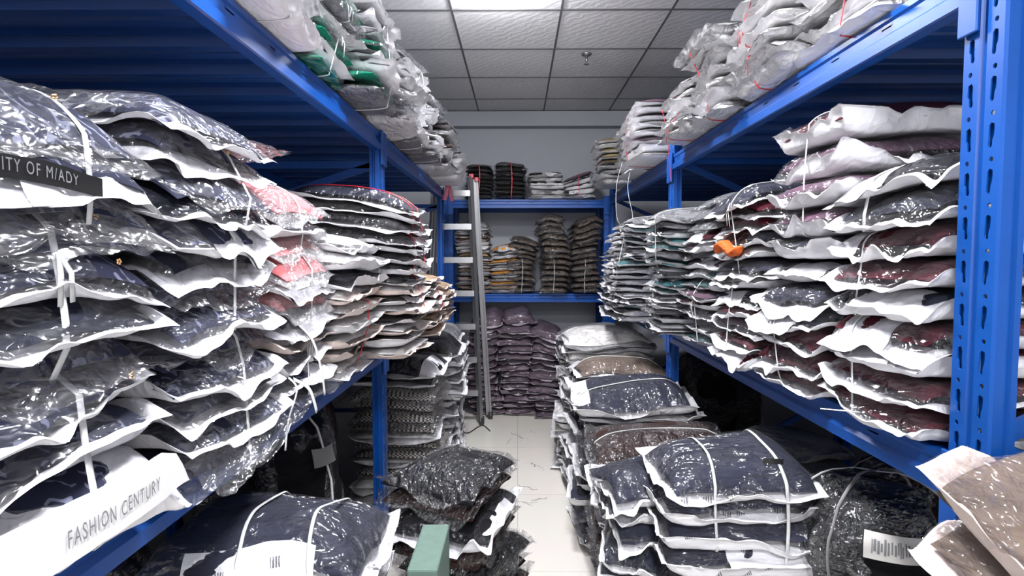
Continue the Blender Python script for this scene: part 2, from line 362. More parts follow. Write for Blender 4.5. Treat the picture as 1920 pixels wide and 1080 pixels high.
def deck_profile(y0, y1, z1):
    top = []; y = y0; bot = []
    while y < y1 - 0.05:
        wv = 0.20
        for a, b in ((0, 0), (0.035, 0), (0.042, -0.022), (0.075, -0.022), (0.082, 0), (0.120, 0), (0.125, -0.010), (0.150, -0.010), (0.155, 0), (0.196, 0), (0.197, -0.012), (0.199, -0.012)):
            if y + a < y1: top.append((y + a, z1 + b))
        y += wv
    top.append((y1, z1))
    bot = [(a, b - 0.0035) for a, b in top[::-1]]
    return top + bot
def rack(root, xf, sgn, posts, depth, levels, ztop):
    """sgn = +1: front faces -x and the rack runs towards +x (right rack); -1 mirrored. Built in root-local = world coordinates."""
    H0 = 1.94
    for y in posts:
        for x, flip in ((xf, 1), (xf + sgn*depth, -1)):
            o = bpy.data.objects.new('upright_post', POST); COL.objects.link(o); o.parent = root
            o.location = (x, y, 0); o.scale = (1, 1, ztop / H0) if sgn*flip > 0 else (1, 1, ztop / H0)
            o.rotation_euler = (0, 0, 0 if sgn*flip > 0 else PI)
            f = MB().box(-0.012, 0.064, -0.054, 0.054, 0, 0.006, 0.001); fp = f.build('foot_plate', 'blue_paint', o)
        br = MB(); z = 0.12; k = 0
        zs = [0.15, 0.62, 1.0, 1.42, ztop - 0.12]
        for a, b in zip(zs, zs[1:]):
            x0, x1 = xf + sgn*0.03, xf + sgn*(depth - 0.03)
            if k % 2: x0, x1 = x1, x0
            MB().bar((x0, y, a), (x1, y, b), 0.012, 0.030).build('diagonal_brace', 'blue_paint', root); k += 1
        for z in (zs[0], zs[-1]):
            MB().bar((xf + sgn*0.03, y, z), (xf + sgn*(depth - 0.03), y, z), 0.012, 0.03).build('cross_brace', 'blue_paint', root)
    for y0, y1 in zip(posts, posts[1:]):
        for lv in levels:
            for x, flip in ((xf, 1), (xf + sgn*depth, -1)):
                s_ = sgn*flip
                prof = [(x + s_*a, b) for a, b in beam_profile(lv, 1)]
                bo = MB().prism(prof, 'y', y0 + 0.047, y1 - 0.047).build('beam', 'blue_paint', root)
                for ya, yb in ((y0 + 0.004, y0 + 0.0475), (y1 - 0.0475, y1 - 0.004)):
                    MB().box(min(x - s_*0.010, x - s_*0.003), max(x - s_*0.010, x - s_*0.003), ya, yb, lv - 0.13, lv + 0.012, 0.002).build('beam_connector', 'blue_paint', bo)
            xa, xb = sorted((xf + sgn*0.004, xf + sgn*(depth - 0.004)))
            MB().prism(deck_profile(y0 + 0.01, y1 - 0.01, lv - 0.002), 'x', xa + 0.001*0, xb).build('deck', 'blue_deck', root)
XLF, XRF = -0.56, 0.77
DU, DL = ZR(0.505), ZR(-0.355)
lr = tag(empty('storage_rack', (XLF, 2.44, 0)), 'blue steel shelving rack along the left side of the aisle', 'shelving rack', 'blue storage racks')
rr = tag(empty('storage_rack', (XRF, 2.98, 0)), 'blue steel shelving rack with slotted upright on the right of the aisle', 'shelving rack', 'blue storage racks')
bk = tag(empty('storage_rack', (0.10, 4.98, 0)), 'blue steel shelving rack standing crosswise against the back wall', 'shelving rack', 'blue storage racks')
def localise(root):
    for ch in root.children:
        ch.location = Vector(ch.location) - Vector(root.location)
rack(lr, XLF, -1, [0.30, 2.44, 4.42], 0.92, (DU, DL), ZR(0.50)); localise(lr)
rack(rr, XRF, 1, [0.998, 2.985, 4.93], 0.92, (DU, DL), ZR(0.60)); localise(rr)
# back rack: built along x by rotating a rack about z
DBU, DBL = ZR(0.49), ZR(-0.315)
rack(bk, 0, 1, [0, 1.38], 0.50, (DBU, DBL), ZR(0.52))
bk.location = (0.78, 5.035, 0); bk.rotation_euler = (0, 0, PI/2)   # local +y -> world -x, local +x -> world +y

# ------------------------------------------------------------------ noise
class Lat:
    def __init__(s, rng, n): s.n = n; s.g = rng.uniform(-1, 1, (n + 5, n + 5))
    def __call__(s, u, v):
        x = np.clip((u + 1.3) / 2.6, 0, 1) * s.n + 1; y = np.clip((v + 1.3) / 2.6, 0, 1) * s.n + 1
        i = x.astype(int); j = y.astype(int); fx = x - i; fy = y - j
        fx = fx*fx*(3 - 2*fx); fy = fy*fy*(3 - 2*fy); g = s.g
        return (g[i, j]*(1-fx) + g[i+1, j]*fx)*(1-fy) + (g[i, j+1]*(1-fx) + g[i+1, j+1]*fx)*fy
def fbm(rng, n):
    a, b, c = Lat(rng, n), Lat(rng, n*2), Lat(rng, n*4)
    return lambda u, v: a(u, v) + 0.5*b(u, v) + 0.25*c(u, v)
def ridged(rng, n):
    a, b, c = Lat(rng, n), Lat(rng, n*2), Lat(rng, n*4)
    return lambda u, v: (1 - 2.4*np.abs(a(u, v))) + 0.6*(1 - 2.4*np.abs(b(u, v))) + 0.3*(1 - 2.4*np.abs(c(u, v)))
_faces = {}
def grid_faces(nu, nv, flip=False, off=0):
    k = (nu, nv, flip)
    if k not in _faces:
        i, j = np.meshgrid(np.arange(nu - 1), np.arange(nv - 1), indexing='ij')
        a = (i*nv + j).ravel(); f = np.stack([a, a + nv, a + nv + 1, a + 1], 1)
        _faces[k] = f[:, ::-1] if flip else f
    return _faces[k] + off

# ------------------------------------------------------------------ packets
# look words, garment cloth, bag back (None = clear both sides), film, white share of the side height, mess
K = {
 'jacq':   ('navy patterned garment packet', 'cloth_jacquard', 'bag_white', 'film_soft', 0.50, 1.0),
 'jacqc':  ('navy patterned clear packet', 'cloth_jacquard', None, 'film_soft', 0.35, 1.3),
 'navy':   ('navy garment packet', 'cloth_navy', 'bag_white', 'film_clear', 0.52, 0.8),
 'slate':  ('slate blue garment packet', 'cloth_slate', 'bag_print', 'film_clear', 0.45, 0.7),
 'slatec': ('slate blue clear packet', 'cloth_slate', None, 'film_clear', 0.3, 0.8),
 'maroon': ('maroon garment packet', 'cloth_maroon', 'bag_white', 'film_clear', 0.48, 0.7),
 'black':  ('black garment packet', 'cloth_black', 'bag_white', 'film_clear', 0.45, 0.7),
 'blackw': ('mostly white garment packet', 'cloth_black', 'bag_white', 'film_clear', 0.62, 0.8),
 'blackc': ('glossy black clear packet', 'cloth_black', None, 'film_shiny', 0.3, 1.2),
 'pink':   ('pink garment packet', 'cloth_pink', None, 'film_milky', 0.4, 1.2),
 'ivory':  ('ivory garment packet', 'cloth_ivory', 'bag_peach', 'film_soft', 0.5, 1.0),
 'white':  ('grey white mailer bag', 'cloth_ivory', 'bag_grey', 'film_milky', 0.55, 1.2),
 'whiteg': ('grey white crumpled packet', 'cloth_grey', 'bag_grey', 'film_milky', 0.5, 1.6),
 'clean':  ('plain white packet', 'cloth_ivory', 'bag_white', 'film_milky', 0.6, 0.7),
 'green':  ('green garment packet', 'cloth_green', None, 'film_clear', 0.35, 1.2),
 'greyc':  ('grey garment clear packet', 'cloth_grey', None, 'film_shiny', 0.4, 1.6),
 'crink':  ('silvery crinkled packet', 'cloth_grey', 'bag_white', 'film_shiny', 0.5, 2.0),
 'teal':   ('grey teal crinkled packet', 'cloth_teal', 'bag_grey', 'film_shiny', 0.4, 2.0),
 'glit':   ('brown glittery packet', 'cloth_glitter', None, 'film_shiny', 0.4, 1.2),
 'mauve':  ('mauve garment packet', 'cloth_mauve', 'bag_lilac', 'film_clear', 0.28, 0.6),
 'check':  ('checked tweed packet', 'cloth_check', None, 'film_shiny', 0.4, 1.0),
 'taupe':  ('taupe garment packet', 'cloth_taupe', 'bag_peach', 'film_clear', 0.35, 0.6),
 'brownc': ('dark brown glossy packet', 'cloth_darkbrown', None, 'film_shiny', 0.4, 1.2),
 'brownw': ('brown garment white packet', 'cloth_taupe', 'bag_print', 'film_clear', 0.5, 1.0),
 'olive':  ('olive garment packet', 'cloth_olive', 'bag_white', 'film_clear', 0.35, 0.7),
 'orange': ('orange garment packet', 'cloth_orange', 'bag_grey', 'film_soft', 0.4, 0.8),
 'tan':    ('tan garment packet', 'cloth_tan', 'bag_peach', 'film_soft', 0.5, 0.9),
 'print':  ('white printed packet', 'cloth_slate', 'bag_print', 'film_clear', 0.66, 0.9),
 'plum':   ('plum garment packet', 'cloth_plum', 'bag_white', 'film_clear', 0.5, 0.9),
}
MAILERS = {'white', 'whiteg', 'clean', 'crink', 'print'}
ORD = 'topmost second third fourth fifth sixth seventh eighth ninth tenth eleventh twelfth thirteenth fourteenth fifteenth sixteenth seventeenth eighteenth nineteenth twentieth'.split()
def edge_map(n):
    a = np.linspace(-1, 1, n); return np.sign(a) * (1 - (1 - np.abs(a))**1.55)
class Packet:
    """one bagged garment laid on a height field H(x,y); all coordinates in the stack frame"""
    def __init__(s, rng, W, D, T, kind, res, Hfn, ox, oy, ro, wedge, messk=1.0, flap=1.0, edge=0.88):
        look, cloth, back, filmm, sf, mess = K[kind]; mess *= messk
        nu, nv = max(10, int(44*res)), max(10, int(36*res))
        u, v = np.meshgrid(edge_map(nu), edge_map(nv), indexing='ij')
        cu = rng.uniform(0.90, 0.95); cv = rng.uniform(0.91, 0.96)
        cr, sr = math.cos(ro), math.sin(ro)
        ol = Lat(rng, 7); ol2 = Lat(rng, 7); low = Lat(rng, 3); fl = fbm(rng, 4); r1 = ridged(rng, 5); r2 = ridged(rng, 4); p1 = Lat(rng, 16); p2 = Lat(rng, 14)
        side = rng.uniform(-1, 1, 4)
        def place(u_, v_, sx=1.0):
            x = u_*W/2*(1 + 0.02*ol(u_, v_)); y = v_*D/2*(1 + 0.02*ol2(u_, v_))
            X = ox + x*cr - y*sr; Y = oy + x*sr + y*cr
            return X, Y
        def th(u_, v_):
            a, b = np.clip(np.abs(u_), 0, 1), np.clip(np.abs(v_), 0, 1)
            return T*(edge + (1-edge)*(1 - a**4)*(1 - b**4)) * (1 + wedge[0]*u_ + wedge[1]*v_) * (1 + 0.10*low(u_, v_))
        s.th = th; s.W, s.D, s.ox, s.oy, s.cr, s.sr = W, D, ox, oy, cr, sr
        X, Y = place(u, v); Hs = Hfn(X, Y); t = th(u, v)
        sU = np.clip(1 - (np.abs(u)/cu)**5, 0, 1)**0.5; sV = np.clip(1 - (np.abs(v)/cv)**5, 0, 1)**0.5; S = sU*sV
        r = np.maximum(np.abs(u), np.abs(v)); wf = np.clip((r - 0.86)/0.14, 0, 1); wf = wf*wf*(3 - 2*wf)
        c4 = np.clip(np.abs(u)*np.abs(v), 0, 1)**3
        mid = Hs + t*sf + wf*T*flap*(0.42*fl(u, v) + 0.25*np.where(u > 0, side[0], side[1])*np.abs(u) + 0.25*np.where(v > 0, side[2], side[3])*np.abs(v)) + c4*T*flap*rng.uniform(-0.2, 0.6)
        mid = np.clip(mid, Hs + 0.06*t, Hs + 0.92*t)
        px = p1(u, v); py = p2(u, v)
        wr = wf*(1 - 0)*0.0035*mess + 0.0015
        eu = 0.962 + 0.034*Lat(rng, 6)(u, v); ev = 0.966 + 0.030*Lat(rng, 6)(u, v)
        if back: Sb = np.clip(1 - (np.abs(u)/eu)**12, 0, 1)**0.5 * np.clip(1 - (np.abs(v)/ev)**12, 0, 1)**0.5
        else: Sb = S
        # upper film
        zt = mid + (t*(1 - sf))*S*0.96 + T*0.050*mess*r1(u, v)*(0.35 + 0.65*np.minimum(1, S*1.5)) + 0.0009
        zb = mid - (t*sf)*Sb*0.96 + T*0.035*mess*r2(u, v)*np.minimum(1, Sb + 0.25)
        zb = np.maximum(zb, Hs + 0.02*t); zt = np.minimum(np.maximum(zt, zb + 0.0008), Hs + 0.995*t)
        edgeish = (1 - S)*0.004*mess
        s.x, s.y = X, Y
        s.top = np.stack([X + edgeish*px*cr, Y + edgeish*py, zt], -1)
        s.bot = np.stack([X + edgeish*p2(v, u)*cr, Y + edgeish*p1(v, u), zb], -1)
        s.nu, s.nv, s.kind, s.t, s.S = nu, nv, kind, t, S
        # garment
        g = 0.97
        ug, vg = u*cu*g, v*cv*g
        Xg, Yg = place(ug, vg); Hg = Hfn(Xg, Yg); tg = th(ug, vg)
        Sg = (np.clip(1 - np.abs(u)**6, 0, 1)*np.clip(1 - np.abs(v)**6, 0, 1))**0.5
        mg = Hg + tg*(sf + 0.06)
        fo = fbm(rng, 6)
        gt = np.minimum(mg + tg*(1 - sf - 0.06)*Sg*0.86 + T*0.03*fo(u, v)*Sg, Hg + 0.96*tg)
        gb = mg - tg*(sf if back is None else 0.10)*Sg*0.8
        pl = (1 - Sg)*0.004*Lat(rng, 12)(u, v)
        s.gt = np.stack([Xg + pl, Yg + pl, gt], -1); s.gb = np.stack([Xg + pl, Yg + pl, gb], -1)
        jj = nv//2
        # profile samples for the strings: content outline
        s.panel = None
        if back and rng.random() < 0.42 and kind not in ('taupe', 'mauve'):
            a_ = rng.uniform(0, 0.55); s.panel = (a_, min(1, a_ + rng.uniform(0.3, 0.7)), rng.uniform(0.12, 0.34))
        s.zc = float(np.mean(Hs + t*sf))
def build_packet(pk, mat_stack, label, cat, group, name):
    look, cloth, back, filmm, sf, mess = K[pk.kind]
    o_l = Vector((pk.ox, pk.oy, float(pk.bot[..., 2].min())))
    ow = mat_stack @ o_l
    root = empty(name, ow, mat_stack.to_euler()); tag(root, label, cat, group)
    off = np.array(o_l)
    nu, nv = pk.nu, pk.nv; n = nu*nv
    def shell(nm, A, mat, flip):
        me = from_np(nm, (A - off).reshape(-1, 3), grid_faces(nu, nv, flip)); return link_mesh(nm, me, mat, root, True)
    gv = np.concatenate([(pk.gt - off).reshape(-1, 3), (pk.gb - off).reshape(-1, 3)])
    gf = np.concatenate([grid_faces(nu, nv), grid_faces(nu, nv, True, n)])
    link_mesh('folded_garment', from_np('folded_garment', gv, gf), cloth, root, True)
    if back:
        shell('bag_back', pk.bot, back, True); shell('bag_front', pk.top, filmm, False)
        if pk.panel:
            u0, u1, v1 = pk.panel; i0, i1 = int(u0*(nu-1)), int(u1*(nu-1)); j1 = max(3, int(v1*(nv-1)))
            A = pk.top[i0:i1+1, 0:j1+1].copy(); A[..., 2] -= 0.0006; A2 = A.copy(); A2[..., 2] -= 0.0005; m_ = A.shape
            V = np.concatenate([(A - off).reshape(-1, 3), (A2 - off).reshape(-1, 3)])
            f_ = np.concatenate([grid_faces(m_[0], m_[1]), grid_faces(m_[0], m_[1], True, m_[0]*m_[1])])
            link_mesh('opaque_panel', from_np('opaque_panel', V, f_), back, root, True)
    else:
        V = np.concatenate([(pk.top - off).reshape(-1, 3), (pk.bot - off).reshape(-1, 3)])
        link_mesh('clear_bag', from_np('clear_bag', V, gf), filmm, root, True)
    return root
def hull(pts):
    pts = sorted(set((round(a, 5), round(b, 5)) for a, b in pts))
    def half(ps):
        h = []
        for p in ps:
            while len(h) > 1 and (h[-1][0]-h[-2][0])*(p[1]-h[-2][1]) - (h[-1][1]-h[-2][1])*(p[0]-h[-2][0]) <= 0: h.pop()
            h.append(p)
        return h[:-1]
    return half(pts) + half(pts[::-1])
STACKS = {}
def stack(desc, x, y, z, rot, W, D, n, T, kinds, seed, jit=0.012, jr=0.05, lean=0.0, wedge=(0, 0), straps=(), res=0.6, messk=1.0, flap=1.0, edge=0.92, group=None, base=None, roll=None, leanx=0.0, fixed=None, thick=None):
    """x,y = middle of the stack; local -y is the front. rot in degrees: 0 faces the camera, -90 faces left (right rack), 90 faces right (left rack)."""
    rng = np.random.default_rng(seed); rot = math.radians(rot)
    MS = Matrix.Translation((x, y, z)) @ Matrix.Rotation(rot, 4, 'Z')
    if roll: MS = MS @ Matrix.Rotation(math.radians(roll[0]), 4, 'X') @ Matrix.Rotation(math.radians(roll[1]), 4, 'Y')
    ext = 0.8; G = 41
    gx_, gy_ = np.meshgrid(np.linspace(-ext*W, ext*W, G), np.linspace(-ext*D, ext*D, G), indexing='ij')
    Hh = np.zeros((G, G)) + 0.004
    if base: Hh = Hh + base(gx_, gy_)
    def samp(X, Y):
        a = np.clip((X + ext*W)/(2*ext*W)*(G-1), 0, G-1.001); b = np.clip((Y + ext*D)/(2*ext*D)*(G-1), 0, G-1.001)
        i = a.astype(int); j = b.astype(int); fx = a - i; fy = b - j
        return (Hh[i, j]*(1-fx) + Hh[i+1, j]*fx)*(1-fy) + (Hh[i, j+1]*(1-fx) + Hh[i+1, j+1]*fx)*fy
    packs = []; left_ = 0; bx = by = br = 0
    for k in range(n):
        if left_ <= 0:
            left_ = int(rng.integers(2, 6)); bx, by, br = rng.uniform(-1, 1, 3); bx *= jit*1.3; by *= jit*1.3; br *= jr*0.9
        left_ -= 1
        kd = kinds[int(rng.integers(len(kinds)))] if fixed is None else fixed[k % len(fixed)]
        tt = T*rng.uniform(0.85, 1.15)
        if thick and k in thick: tt = thick[k]
        ox = bx + 0.6*rng.uniform(-jit, jit) + leanx*k; oy = by + 0.6*rng.uniform(-jit, jit) - lean*k
        ro = br + 0.6*rng.uniform(-jr, jr)
        pk = Packet(rng, W*rng.uniform(0.95, 1.04), D*rng.uniform(0.95, 1.04), tt, kd, res, samp, ox, oy, ro, wedge, messk, flap, edge)
        packs.append(pk)
        # lift the field by the packet's thickness
        lx = (gx_ - ox)*pk.cr + (gy_ - oy)*pk.sr; ly = -(gx_ - ox)*pk.sr + (gy_ - oy)*pk.cr
        Hh = Hh + pk.th(np.clip(lx/(pk.W/2), -1.1, 1.1), np.clip(ly/(pk.D/2), -1.1, 1.1))
    roots = []
    for k, pk in enumerate(packs):
        r_ = n - 1 - k; o_ = ORD[min(r_, 19)]
        where = 'topmost' if r_ == 0 else (o_ + ' down')
        if k == 0 and n > 1: where = 'lowest'
        lab = f"{K[pk.kind][0]}, {where} in {desc}"
        m_ = pk.kind in MAILERS; c_ = K[pk.kind][2] is None
        ro_ = build_packet(pk, MS, lab, 'mailer bag' if m_ else 'clear garment bag' if c_ else 'bagged garment', group or ('packets in ' + desc), 'mailer_bag' if m_ else 'clear_garment_bag' if c_ else 'garment_packet'); roots.append(ro_)
    # strings
    for q, (fx, i0, i1, colr, wid) in enumerate(straps):
        i1 = min(i1, n - 1); pts = []
        for pk in packs[i0:i1+1]:
            iu = int(np.argmin(np.abs(pk.x[:, pk.nv//2] - fx*W/2)))
            ok = pk.S[iu] > 0.35
            if ok.any():
                for A in (pk.top[iu][ok], pk.bot[iu][ok]):
                    pts += [(p[1], p[2]) for p in A]
        if len(pts) < 3: continue
        h = hull(pts)
        cx_, cz_ = sum(a for a, b in h)/len(h), sum(b for a, b in h)/len(h)
        P = []
        for a, b in zip(h, h[1:] + h[:1]):
            L = math.hypot(b[0]-a[0], b[1]-a[1]); m_ = max(1, int(L/0.025))
            for i in range(m_): P.append((a[0] + (b[0]-a[0])*i/m_, a[1] + (b[1]-a[1])*i/m_))
        ph = rng.uniform(0, 6); P3 = []
        for (a, b) in P:
            dx, dz = a - cx_, b - cz_; L = math.hypot(dx, dz) or 1
            P3.append((fx*W/2 + 0.006*math.sin(ph + 9*a + 13*b), a + dx/L*0.003, b + dz/L*0.003))
        e = empty('tie_string', MS @ Vector((fx*W/2, cx_, min(b for a, b in P))), MS.to_euler())
        cw = {'string_white': 'white', 'string_red': 'red'}[colr]
        tier = ('whole' if (i0 == 0 and i1 >= n-1) else 'top bundle' if i1 >= n-1 else 'bottom bundle' if i0 == 0 else ('upper middle bundle' if (i0 + i1)/2 > n/2 else 'lower middle bundle'))
        sd = 'left' if fx < -0.15 else 'right' if fx > 0.15 else 'middle'
        tag(e, f"{cw} string, {sd} loop, {tier} of {desc}", 'string', f'strings round {desc}')
        o0 = Vector((fx*W/2, cx_, min(b for a, b in P)))
        mb = MB().tube([Vector(p) - o0 for p in P3], wid, 0.0015, 6, True); mb.build('string_loop', colr, e, True)
        # knot and tails on the front
        fr = min(P3, key=lambda p: p[1] + abs(p[2] - cz_)*0.2); f0 = Vector(fr) - o0
        tl = MB()
        for sgn in (-1, 1):
            L = rng.uniform(0.03, 0.08)
            tl.tube([f0 + Vector((0, -0.004, 0)), f0 + Vector((sgn*0.008, -0.012, -L*0.4)), f0 + Vector((sgn*0.012 + rng.uniform(-.01, .01), -0.008, -L))], wid*0.8, 0.001, 5)
        if rng.random() < 0.3: tl.build('knot_tails', colr, e, True)
    STACKS[desc] = (MS, packs, roots)
    return MS
SW, SR = 'string_white', 'string_red'
WH = 0.0045

# ================================================================== LEFT RACK, MIDDLE SHELF  (faces +x)
def droop(D, w, h): return lambda X, Y: -h*np.clip((-Y - (D/2 - w))/w, 0, 1.6)**1.4
def left(desc, yc, W, D, xf, z, n, T, kinds, seed, **kw):
    return stack(desc, xf - D/2, yc, z, 90, W, D, n, T, kinds, seed, **kw)
def right(desc, yc, W, D, xf, z, n, T, kinds, seed, **kw):
    return stack(desc, xf + D/2, yc, z, -90, W, D, n, T, kinds, seed, **kw)
def backr(desc, xc, W, D, yf, z, n, T, kinds, seed, **kw):
    return stack(desc, xc, yf + D/2, z, 0, W, D, n, T, kinds, seed, **kw)
left('nearest left shelf stack', 0.65, 0.42, 0.44, -0.505, DL, 10, 0.050, ['jacq', 'jacq', 'jacqc', 'navy'], 11, res=1.25, base=droop(0.44, 0.07, 0.034), thick={0: 0.105}, fixed=['jacq', 'jacq', 'jacq', 'jacqc', 'navy', 'jacq', 'jacqc', 'jacqc', 'jacq', 'jacqc'], straps=[(0.25, 0, 2, SW, 0.006), (0.1, 3, 6, SW, 0.006), (0.35, 7, 9, SW, 0.005)], flap=1.3, messk=1.2)
left('second left shelf stack', 1.055, 0.39, 0.44, -0.505, DL, 13, 0.049, ['jacq', 'jacqc', 'navy', 'jacq'], 12, res=1.1, base=droop(0.44, 0.07, 0.034), straps=[(0.2, 0, 4, SW, 0.005), (0.1, 5, 8, SW, 0.005), (0.3, 9, 11, SW, 0.004)], flap=1.3, messk=1.2)
left('pink topped left shelf stack', 1.425, 0.36, 0.44, -0.495, DL, 11, 0.048, ['navy'], 13, res=0.95, base=droop(0.44, 0.07, 0.034), fixed=['jacqc', 'jacq', 'jacq', 'ivory', 'navy', 'pink', 'clean', 'pink', 'pink', 'navy', 'pink'], straps=[(0.1, 0, 3, SW, 0.004), (0.2, 4, 7, SW, 0.004), (0, 8, 10, SW, 0.003)], flap=1.3, messk=1.2)
left('striped left stack beside the post', 1.78, 0.38, 0.42, -0.47, DL, 9, 0.045, ['navy', 'blackw', 'ivory', 'clean'], 14, res=0.8, straps=[(0.2, 0, 4, SR, 0.003)], flap=1.2, lean=0.004)
left('red tied left shelf stack', 2.165, 0.42, 0.44, -0.36, DL, 15, 0.042, ['black'], 15, res=0.8, fixed=['ivory', 'blackw', 'ivory', 'black', 'ivory', 'blackw', 'ivory', 'black', 'blackw', 'black', 'blackw', 'black', 'blackw', 'black', 'slate'], straps=[(-0.3, 8, 11, SR, 0.004), (0.4, 8, 11, SR, 0.004), (-0.35, 12, 14, SR, 0.004), (0.35, 12, 14, SR, 0.004), (0.3, 4, 7, SR, 0.003)], wedge=(0, 0.05))
left('low ivory left shelf stack', 2.74, 0.40, 0.40, -0.36, DL, 8, 0.034, ['ivory', 'tan', 'blackw'], 16, res=0.6, straps=[(0.2, 2, 6, SR, 0.003)])
left('tan left stack near the ladder', 3.22, 0.38, 0.38, -0.36, DL, 7, 0.032, ['tan', 'ivory'], 17, res=0.5, flap=1.5)
left('last left shelf stack', 3.75, 0.42, 0.38, -0.50, DL, 6, 0.035, ['blackw', 'black'], 18, res=0.4)

# ================================================================== RIGHT RACK, MIDDLE SHELF (faces -x)
right('right stack behind the slotted post', 1.245, 0.36, 0.48, 0.725, DL, 9, 0.063, ['maroon'], 21, res=1.25, base=droop(0.48, 0.05, 0.028), jit=0.008, jr=0.03, fixed=['maroon', 'maroon', 'maroon', 'maroon', 'navy', 'maroon', 'maroon', 'navy', 'black'], straps=[(-0.35, 0, 3, SW, 0.003), (-0.3, 4, 6, SW, 0.003), (-0.2, 7, 8, SW, 0.006)])
right('second right shelf stack', 1.60, 0.36, 0.48, 0.72, DL, 6, 0.058, ['maroon'], 22, res=1.1, base=droop(0.48, 0.05, 0.028), jit=0.01, fixed=['maroon', 'maroon', 'maroon', 'navy', 'slate', 'navy'], straps=[(-0.2, 0, 3, SW, 0.003)])
right('tall white topped right shelf bundle', 1.57, 0.37, 0.40, 0.735, DL + 0.345, 5, 0.074, ['plum'], 210, res=1.1, jit=0.01, fixed=['navy', 'plum', 'plum', 'plum', 'maroon'], straps=[(0.1, 1, 4, SW, 0.003)], flap=1.3)
right('third right shelf stack', 1.965, 0.37, 0.44, 0.70, DL, 12, 0.050, ['maroon'], 23, res=0.9, base=droop(0.48, 0.05, 0.028), fixed=['maroon', 'maroon', 'plum', 'maroon', 'navy', 'clean', 'slate', 'clean', 'navy', 'maroon', 'maroon', 'slate'], straps=[(-0.1, 0, 5, SW, 0.003), (0.2, 6, 11, SW, 0.003)])
right('fourth right shelf stack', 2.335, 0.38, 0.42, 0.70, DL, 15, 0.040, ['plum', 'teal', 'maroon', 'greyc', 'crink'], 24, res=0.7, straps=[(0, 0, 6, SW, 0.003)], messk=1.1)
right('silvery right stack before the post', 2.69, 0.37, 0.42, 0.62, DL, 17, 0.035, ['crink', 'teal', 'crink', 'greyc'], 25, res=0.65, straps=[(-0.1, 2, 8, SW, 0.003), (0.1, 9, 16, SW, 0.003)], jit=0.02, jr=0.12, messk=1.5, flap=1.6)
right('silvery right stack past the post', 3.28, 0.38, 0.42, 0.56, DL, 17, 0.034, ['crink', 'crink', 'teal', 'navy'], 26, res=0.6, straps=[(-0.1, 2, 8, SW, 0.003), (0.1, 9, 16, SW, 0.003)], jit=0.025, jr=0.15, messk=1.5, flap=1.6)
right('crinkled far right shelf stack', 3.65, 0.44, 0.42, 0.56, DL, 16, 0.033, ['crink', 'crink', 'navy', 'clean'], 27, res=0.55, jit=0.025, jr=0.15, straps=[(0, 4, 10, SW, 0.003)], messk=1.5, flap=1.6)
right('last right shelf stack', 4.10, 0.42, 0.42, 0.62, DL, 13, 0.033, ['crink', 'whiteg'], 28, res=0.45, jit=0.02)

# ================================================================== RIGHT RACK, TOP SHELF
for i, (yc, W, n, sd, xf, T) in enumerate([(1.42, 0.42, 6, 31, 0.74, 0.050), (1.84, 0.40, 7, 32, 0.70, 0.048), (2.24, 0.38, 7, 33, 0.66, 0.046), (2.62, 0.36, 6, 34, 0.66, 0.044)]):
    right(['nearest', 'second', 'third', 'fourth'][i] + ' stack on the right top shelf', yc, W, 0.42, xf, DU, n, T, ['white', 'whiteg', 'white', 'clean'], sd, res=0.9 - 0.1*i, messk=1.3, flap=1.4, jit=0.02, jr=0.10, straps=[(0.1, 0, 2, SR, 0.0025), (-0.2, 3, 6, SR, 0.0025)])
right('white folded stack past the right post', 3.27, 0.44, 0.40, 0.60, DU, 8, 0.042, ['clean', 'clean', 'plum'], 35, res=0.6, flap=0.8, straps=[(-0.4, 0, 7, SR, 0.003)])
right('fanned right top shelf stack', 3.75, 0.42, 0.40, 0.64, DU, 8, 0.038, ['clean', 'whiteg'], 36, res=0.5)
right('olive topped far right stack', 4.30, 0.42, 0.44, 0.57, DU, 9, 0.038, ['olive'], 37, res=0.5, fixed=['whiteg', 'crink', 'whiteg', 'whiteg', 'olive', 'olive', 'olive', 'clean', 'olive'], straps=[(0, 4, 8, SR, 0.003)])

# ================================================================== LEFT RACK, TOP SHELF
LT = [(1.30, 0.40, 7, 41, -0.50, 0.045, ['whiteg', 'greyc', 'black']), (1.68, 0.36, 8, 42, -0.48, 0.042, ['greyc', 'green', 'whiteg', 'black']),
      (2.05, 0.36, 8, 43, -0.45, 0.042, ['greyc', 'green', 'whiteg', 'whiteg']), (2.42, 0.36, 8, 44, -0.43, 0.040, ['whiteg', 'greyc', 'green', 'crink']),
      (2.80, 0.36, 8, 45, -0.42, 0.040, ['crink', 'black', 'greyc', 'crink']), (3.18, 0.36, 9, 46, -0.42, 0.038, ['crink', 'crink', 'black', 'greyc']),
      (3.58, 0.38, 8, 47, -0.40, 0.038, ['crink', 'brownc', 'whiteg']), (4.05, 0.42, 8, 48, -0.38, 0.036, ['crink', 'clean', 'greyc'])]
NT = ['nearest', 'second', 'third', 'fourth', 'fifth', 'sixth', 'seventh', 'farthest']
for i, (yc, W, n, sd, xf, T, kk) in enumerate(LT):
    fx = None
    if i == 1: fx = ['green', 'black', 'green', 'whiteg', 'greyc', 'green', 'black', 'greyc']
    if i == 2: fx = ['greyc', 'green', 'crink', 'black', 'green', 'whiteg', 'black', 'crink']
    left(NT[i] + ' stack on the left top shelf', yc, W, 0.42, xf, DU, n, T, kk, sd, res=max(0.45, 0.85 - 0.07*i), messk=1.3, flap=1.5, jit=0.025, jr=0.16, fixed=fx, straps=[(0.0, 0, 3, SW, 0.003), (0.2, 4, 7, SW, 0.003)])

